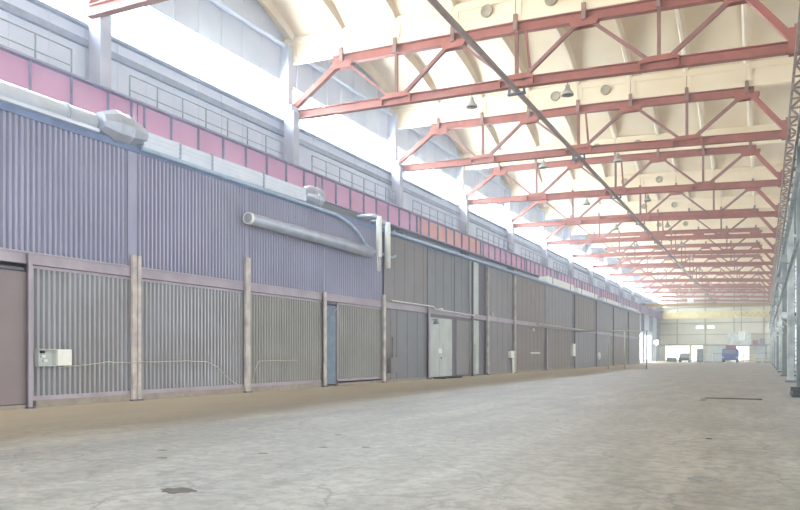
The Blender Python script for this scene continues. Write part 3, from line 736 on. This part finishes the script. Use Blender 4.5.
# ------------------------------------------------------------------ right side columns, ladder-like lattice, crane girder
for k, y in enumerate([31+12*j for j in range(0, 13)]):
    t = thing('lattice_column', 'grey steel column on the right, %s' % ('cropped by the right edge of the view' if k == 0 else 'first one standing clear of the right edge' if k == 1 else '%s one counted from the right edge' % ORD[k]), 'column', (1.5, y, 0), 'columns along the right side')
    mm = 'rcol' if k % 2 else 'rcol_blue'
    MB().ibeam((1.24, y, 0), (1.24, y, 9.3), .26, .3, .03, .03, (1, 0, 0)).build('inner_branch', mm, t)
    MB().ibeam((2.1, y, 0), (2.1, y, 13.2), .26, .3, .03, .03, (1, 0, 0)).build('outer_branch', 'rcol_blue', t)
    m = MB(); z = .6
    while z < 7.1:
        for yy in (y-.12, y+.12): m.bar((1.3, yy, z), (2.05, yy, z+.6), .03, .06); m.bar((2.05, yy, z+.6), (1.3, yy, z+1.2), .03, .06)
        z += 1.2
    m.build('lacing', mm, t)
    MB().box(1.0, 2.35, y-.25, y+.25, 0, .12).build('base_plate', 'post_dark', t)
    MB().box(1.52, 1.92, y-.25, y+.25, 10.05, 12.3).build('upper_shaft', 'white', t)
    MB().box(1.02, 1.25, y-.1, y+.1, 12.8, 13.9).build('truss_seat', 'brown_truss', t)
def lattice_run(name, label, cat, x0, x1, z, mm, ys, ye, step, ch=.08, lac=.05, diag=False):
    t = thing(name, label, cat, ((x0+x1)/2, 60, z))
    MB().box(x0-ch/2, x0+ch/2, ys, ye, z-ch, z+ch).build('rail', mm, t); MB().box(x1-ch/2, x1+ch/2, ys, ye, z-ch, z+ch).build('rail', mm, t)
    y = ys; q = 0; rest = MB(); nr = 0
    while y < ye-step:
        m = MB() if q < 95 else rest
        m.bar((x0, y, z), (x1, y, z), lac, lac)
        if q < 95: m.build('rung', mm, t)
        else: nr += 1
        if diag:
            m = MB() if q < 95 else rest
            m.bar((x0 if q % 2 else x1, y, z), (x1 if q % 2 else x0, y+step, z), lac, lac)
            if q < 95: m.build('diagonal', mm, t)
        y += step; q += 1
    if nr: rest.build('rung', mm, t, kind='stuff')
    return t
lattice_run('lattice_tie', 'brown ladder-like lattice tie running along the right ends of the trusses', 'lattice', 1.06, 1.5, 12.62, 'lattice', 19, 178, 1.4, .09, .07, True)
t = lattice_run('brake_lattice', 'grey brown lattice frame beside the right crane rail', 'lattice', 1.15, 1.95, 9.9, 'lattice', 14, 178, 1.8, .1, .06, True)
for k in range(-2, 13):
    y0 = 31+12*k+.03; y1 = min(y0+11.94, 178.9)
    t = thing('grey_crane_girder', 'grey crane girder span on the right side, %s' % ('out past the right edge' if k < 0 else 'cropped at the right edge' if k == 0 else '%s one in view' % ORD[k]), 'crane girder', (2.0, y0, 8.4), 'crane girder spans along the right side')
    if k == -2: t['label'] = 'grey crane girder span on the right side, closest to the camera'
    MB().ibeam((1.7, y0, 9.1), (1.7, y1, 9.1), .45, 1.3, .03, .04).build('beam', 'rgird', t)
    for q in range(8):
        if y0+.23+q*1.64 < y1: MB().box(1.5, 1.69, y0+.2+q*1.64, y0+.23+q*1.64, 8.5, 9.7).build('stiffener', 'rgird', t)
# pipes and brackets hung on the right columns
for i, (x, z, r, mm, lab) in enumerate(((1.0, 5.2, .07, 'rcol_blue', 'lower grey service pipe strung along the right columns'), (1.0, 7.3, .1, 'rgird', 'upper dark service pipe strung along the right columns'))):
    o = MB().tube([(x, 26, z), (x, 178, z)], r, 8).build('service_pipe', mm); tag(o, lab, 'pipe')
for k, y in enumerate([43+12*j for j in range(0, 9)]):
    for q, (z, s_, kind) in enumerate(((6.2, .5, 'rgird'), (3.3, .4, 'rcol'))):
        t = thing('cable_bracket', '%s cable bracket on the %s right hand column clear of the edge' % ('upper' if q == 0 else 'lower', nth(k) if k else 'nearest'), 'bracket', (.95, y-.3, z), 'cable brackets on the right columns')
        MB().box(.82, 1.2, y-.34, y-.17, z, z+.06).bar((.85, y-.2, z), (1.15, y-.2, z-s_), .04, .05).build('arm', kind, t)
        MB().box(.8, 1.08, y-.45, y-.17, z+.06, z+.06+s_*.8).build('fuse_case', kind, t)
o = MB().box(1.35, 2.3, 40.2, 41.4, 3.4, 3.52).box(1.4, 1.46, 40.3, 41.3, 3.0, 3.4).box(1.9, 1.96, 40.3, 41.3, 3.0, 3.4).build('shelf_bracket', 'black'); tag(o, 'black shelf bracket on the right, cropped by the frame edge', 'shelf')
t = thing('green_sign_lamp', 'green and white fitting high on the right columns', 'lamp', (1.5, 53, 7.5))
MB().box(1.35, 1.95, 52.8, 53.2, 7.7, 8.15).build('housing', 'green', t); MB().prism((1.0, 52.6, 7.75), (1.6, 52.6, 7.35), [(-.2, -.06), (.2, -.06), (.2, .06), (-.2, .06)]).build('reflector', 'white', t)
m = MB().box(.86, 1.3, 28.0, 30.6, 0, .12).box(.88, 1.28, 28.1, 28.2, .12, .26).box(.88, 1.28, 30.4, 30.5, .12, .26); o = m.build('steel_skid', 'black'); tag(o, 'dark steel skid on the floor at the right edge', 'skid')

# ------------------------------------------------------------------ bridge cranes near the far end
t = thing('bridge_crane', 'nearer bridge crane, slim ochre beam crossing the hall', 'crane', (XC, 143, 10.1), 'bridge cranes')
MB().ibeam((-20.0, 143, 10.75), (1.1, 143, 10.42), .4, .55, .03, .05).build('bridge_beam', 'ochre', t)
MB().box(-20.72, -19.9, 141.5, 144.5, 10.8, 11.1).build('end_truck', 'post_dark', t); MB().box(1.0, 1.95, 141.5, 144.5, 10.05, 10.35).build('end_truck', 'post_dark', t)
MB().box(-12.6, -11.6, 142.6, 143.4, 10.9, 11.9).build('trolley', 'white', t)
MB().tube([(-3.6, 142.4, 10.2), (-3.6, 142.4, 5.6)], .05, 6).build('hoist_rope', 'post_dark', t); MB().box(-4.1, -3.1, 142.0, 142.8, 4.0, 5.6).build('hook_block', 'white', t)
t = thing('bridge_crane', 'farther bridge crane, deep yellow girder crossing the hall', 'crane', (XC, 170, 9.2), 'bridge cranes')
MB().box(-20.1, 1.0, 169.7, 170.3, 9.35, 10.85).build('bridge_beam', 'yellow', t)
MB().box(-20.72, -20.0, 168.5, 171.5, 10.8, 11.05).build('end_truck', 'post_dark', t); MB().box(.95, 1.45, 168.5, 171.5, 10.1, 10.4).build('end_truck', 'post_dark', t)
m = MB()
for q in range(7): x = -6+q*1.1; m.bar((x, 169.5, 9.5), (x+.55, 169.5, 10.5), .08, .08); m.bar((x+.55, 169.5, 10.5), (x+1.1, 169.5, 9.5), .08, .08)
m.build('lattice_side', 'ochre', t)
t = thing('control_cabin', 'grey raised cabin with a dark sill in front of the end wall', 'cabin', (-3.5, 176, 4.6))
MB().box(-7.2, -2.6, 175.5, 178.7, 3.6, 6.3).build('cabin_wall', 'rcol', t); MB().box(-7.4, .6, 175.2, 178.7, 3.3, 3.6).build('platform', 'post_dark', t)
MB().box(-2.2, -1.2, 175.6, 178.7, 3.6, 4.6).build('locker', 'truck_red', t); MB().box(-.8, .2, 175.6, 178.7, 3.6, 5.0).build('locker', 'post_dark', t)
for x in (-7.2, .4): MB().box(x-.12, x+.12, 175.6, 175.9, 0, 3.3).build('leg', 'post_dark', t)
t = thing('floodlight', 'glaring white floodlight on a pole at the far left corner', 'lamp', (-19.2, 152, 0))
MB().tube([(-19.2, 152, 0), (-19.2, 152, 3.5)], .08, 8).build('pole', 'post_dark', t)
fh = MB().box(-19.6, -18.8, 151.85, 152.15, 3.5, 4.3); fh = fh.build('housing', 'post_dark', t)
em = bpy.data.materials.new('floodlight_lens'); em.use_nodes = True; pb = em.node_tree.nodes['Principled BSDF']; pb.inputs['Emission Color'].default_value = (.9, 1, .92, 1); pb.inputs['Emission Strength'].default_value = 220
MB().box(-19.55, -18.85, 151.8, 151.85, 3.55, 4.25).build('lens', em, fh)

# ------------------------------------------------------------------ vehicles and goods at the far end
def wheel(m, x, y, r, wd): m.lathe((x, y, r), [(0, -wd/2), (r*.9, -wd/2), (r, -wd/3), (r, wd/3), (r*.9, wd/2), (0, wd/2)], 16, 'X')
t = thing('blue_truck', 'blue truck parked facing the camera at the far end', 'truck', (-5.8, 152, 0))
MB().box(-7.1, -4.45, 150.2, 152.4, .55, 2.45).box(-7.0, -4.55, 150.25, 152.2, 2.45, 2.6).build('cab', 'truck_blue', t); cab = bpy.context.scene.collection.objects[-1]
MB().box(-6.9, -4.65, 150.15, 150.22, 1.65, 2.35).build('windscreen', 'flat_blue', cab)
MB().box(-7.1, -4.4, 152.5, 157.5, .9, 2.5).build('cargo_bed', 'truck_blue', t)
MB().box(-6.6, -4.8, 152.6, 156, 2.5, 3.3).build('load', 'truck_red', t)
MB().box(-7.1, -4.45, 150.05, 150.2, .4, .75).build('bumper', 'black', t)
for x in (-6.95, -4.6):
    for y in (151.2, 156):
        m = MB(); wheel(m, x, y, .5, .3); m.build('wheel', 'rubber', t)
    MB().box(x-.15, x+.15, 150.1, 150.16, .85, 1.05).build('headlight', 'white', cab)
def car(x, y, wd, h, mm, label, cat='car'):
    t = thing('parked_car', label, cat, (x, y, 0))
    w2 = wd/2
    MB().prism((x-w2, y, 0), (x+w2, y, 0), [(-2.1, .35), (2.1, .35), (2.15, .8), (1.9, 1.0), (-2.0, 1.05), (-2.15, .8)]).build('body', mm, t); bd = bpy.context.scene.collection.objects[-1]
    MB().prism((x-w2+.12, y, 0), (x+w2-.12, y, 0), [(-1.6, 1.0), (1.3, 1.0), (.7, h), (-1.1, h)]).build('cabin_glass', 'flat_blue', bd)
    for sx in (-w2+.12, w2-.12):
        for sy in (-1.35, 1.35):
            m = MB(); wheel(m, x+sx, y+sy, .34, .22); m.build('wheel', 'rubber', t)
car(-13.7, 150, 1.9, 1.75, 'car', 'dark green car parked left of the blue truck')
t = thing('equipment_cabinet', 'dark grey cabinet standing between the dark car and white crates', 'cabinet', (-11.0, 151, 0))
MB().box(-11.6, -10.5, 150.5, 151.5, .1, 2.6).build('casing', 'car', t); MB().box(-11.5, -10.6, 150.45, 150.5, .3, 2.4).build('cabinet_door', 'rcol_blue', t)
MB().box(-11.6, -10.5, 150.5, 151.5, 0, .1).build('foot', 'black', t)
for i, (x, y, h, wd) in enumerate(((-9.6, 152, 1.7, 1.5), (-8.0, 152.5, 1.5, 1.3), (-16.2, 151, .9, 1.8))):
    t = thing('white_crate', ['taller white crate just right of the dark cabinet', 'lower white crate just left of the blue truck', 'low crate left of the dark green car'][i], 'crate', (x, y, 0), 'crates at the far end')
    MB().box(x-wd/2, x+wd/2, y-.6, y+.6, .12, h).build('box_body', 'white' if i < 2 else 'car', t); MB().box(x-wd/2, x+wd/2, y-.55, y-.35, 0, .12).box(x-wd/2, x+wd/2, y+.35, y+.55, 0, .12).build('skid', 'ochre', t)
t = thing('yellow_rack', 'yellow rack right of the blue truck', 'rack', (-2.6, 151, 0))
for x in (-3.5, -1.8): MB().box(x-.1, x+.1, 150.4, 151.6, 0, 2.0).build('upright', 'yellow', t)
for z in (.3, 1.0, 1.7): MB().box(-3.5, -1.8, 150.4, 151.6, z, z+.12).build('shelf', 'ochre', t)
for i, (x, lab) in enumerate(((-.9, 'stack of pale boards right of the yellow rack'), (.4, 'stack of pale boards closest to the right columns'))):
    t = thing('board_stack', lab, 'stack of boards', (x, 150, 0), 'board stacks at the far end')
    for q in range(4): MB().box(x-.55+.03*q, x+.5, 149.5, 152.5, .1+.25*q, .28+.25*q).build('board', 'post' if q % 2 else 'ochre', t)
    MB().box(x-.5, x+.4, 149.7, 149.85, 0, .1).box(x-.5, x+.4, 152, 152.15, 0, .1).build('bearer', 'black', t)

# ------------------------------------------------------------------ floor details
def blob(name, cx, cy, rx, ry, mm, label, cat, seed, z=.006):
    rnd = random.Random(seed); m = MB(); n = 22; pts = []
    for k in range(n):
        a = 2*PI*k/n; r = 1+rnd.uniform(-.22, .22); pts.append((cx+rx*r*math.cos(a), cy+ry*r*math.sin(a)))
    b = [m.bm.verts.new((p[0], p[1], 0.0005)) for p in pts]; tp = [m.bm.verts.new((cx+(p[0]-cx)*.93, cy+(p[1]-cy)*.93, z)) for p in pts]
    m.bm.faces.new(tp)
    for k in range(n): m.bm.faces.new((b[k], b[(k+1) % n], tp[(k+1) % n], tp[k]))
    o = m.build(name, mm); set_origin(o, (cx, cy, 0)); tag(o, label, cat); return o
M['pit'] = mat('dark_floor_patch', srgb(82, 74, 64), .9, col2=srgb(64, 58, 50), scale=9)
M['pit_soft'] = mat('grey_floor_patch', srgb(108, 104, 96), .9, col2=srgb(92, 88, 80), scale=9)
blob('floor_patch', -5.62, 5.85, .2, .15, 'pit', 'dark irregular patch in the concrete at the lower left', 'patch', 1)
blob('floor_patch', -.64, 9.15, .18, .13, 'pit_soft', 'small grey stain on the concrete at the lower right', 'stain', 2)
blob('floor_patch', -.85, 13.6, .05, .07, 'pit', 'tiny dark spot below the floor slot', 'spot', 3)
t = thing('floor_slot', 'dark narrow slot cover in the floor at the right', 'slot cover', (-.9, 26.1, 0))
MB().box(-1.75, -.05, 26.0, 26.28, 0, .03).build('cover_edge', 'pit', t); MB().box(-1.85, -1.66, 24.7, 26.2, 0, .008).build('side_edge', 'pit_soft', t)
for i, (x, y) in enumerate(((-6.6, 8.6), (-6.2, 9.6), (-7.6, 7.6), (-5.6, 9.9), (-8.2, 8.2), (-6.9, 11.2))):
    blob('floor_chip', x, y, .07, .05, 'pit_soft', 'small chipped spot in the concrete, %s of the scattered ones behind the dark patch' % ORD[i], 'chip', 20+i)['group'] = 'chipped spots in the floor'
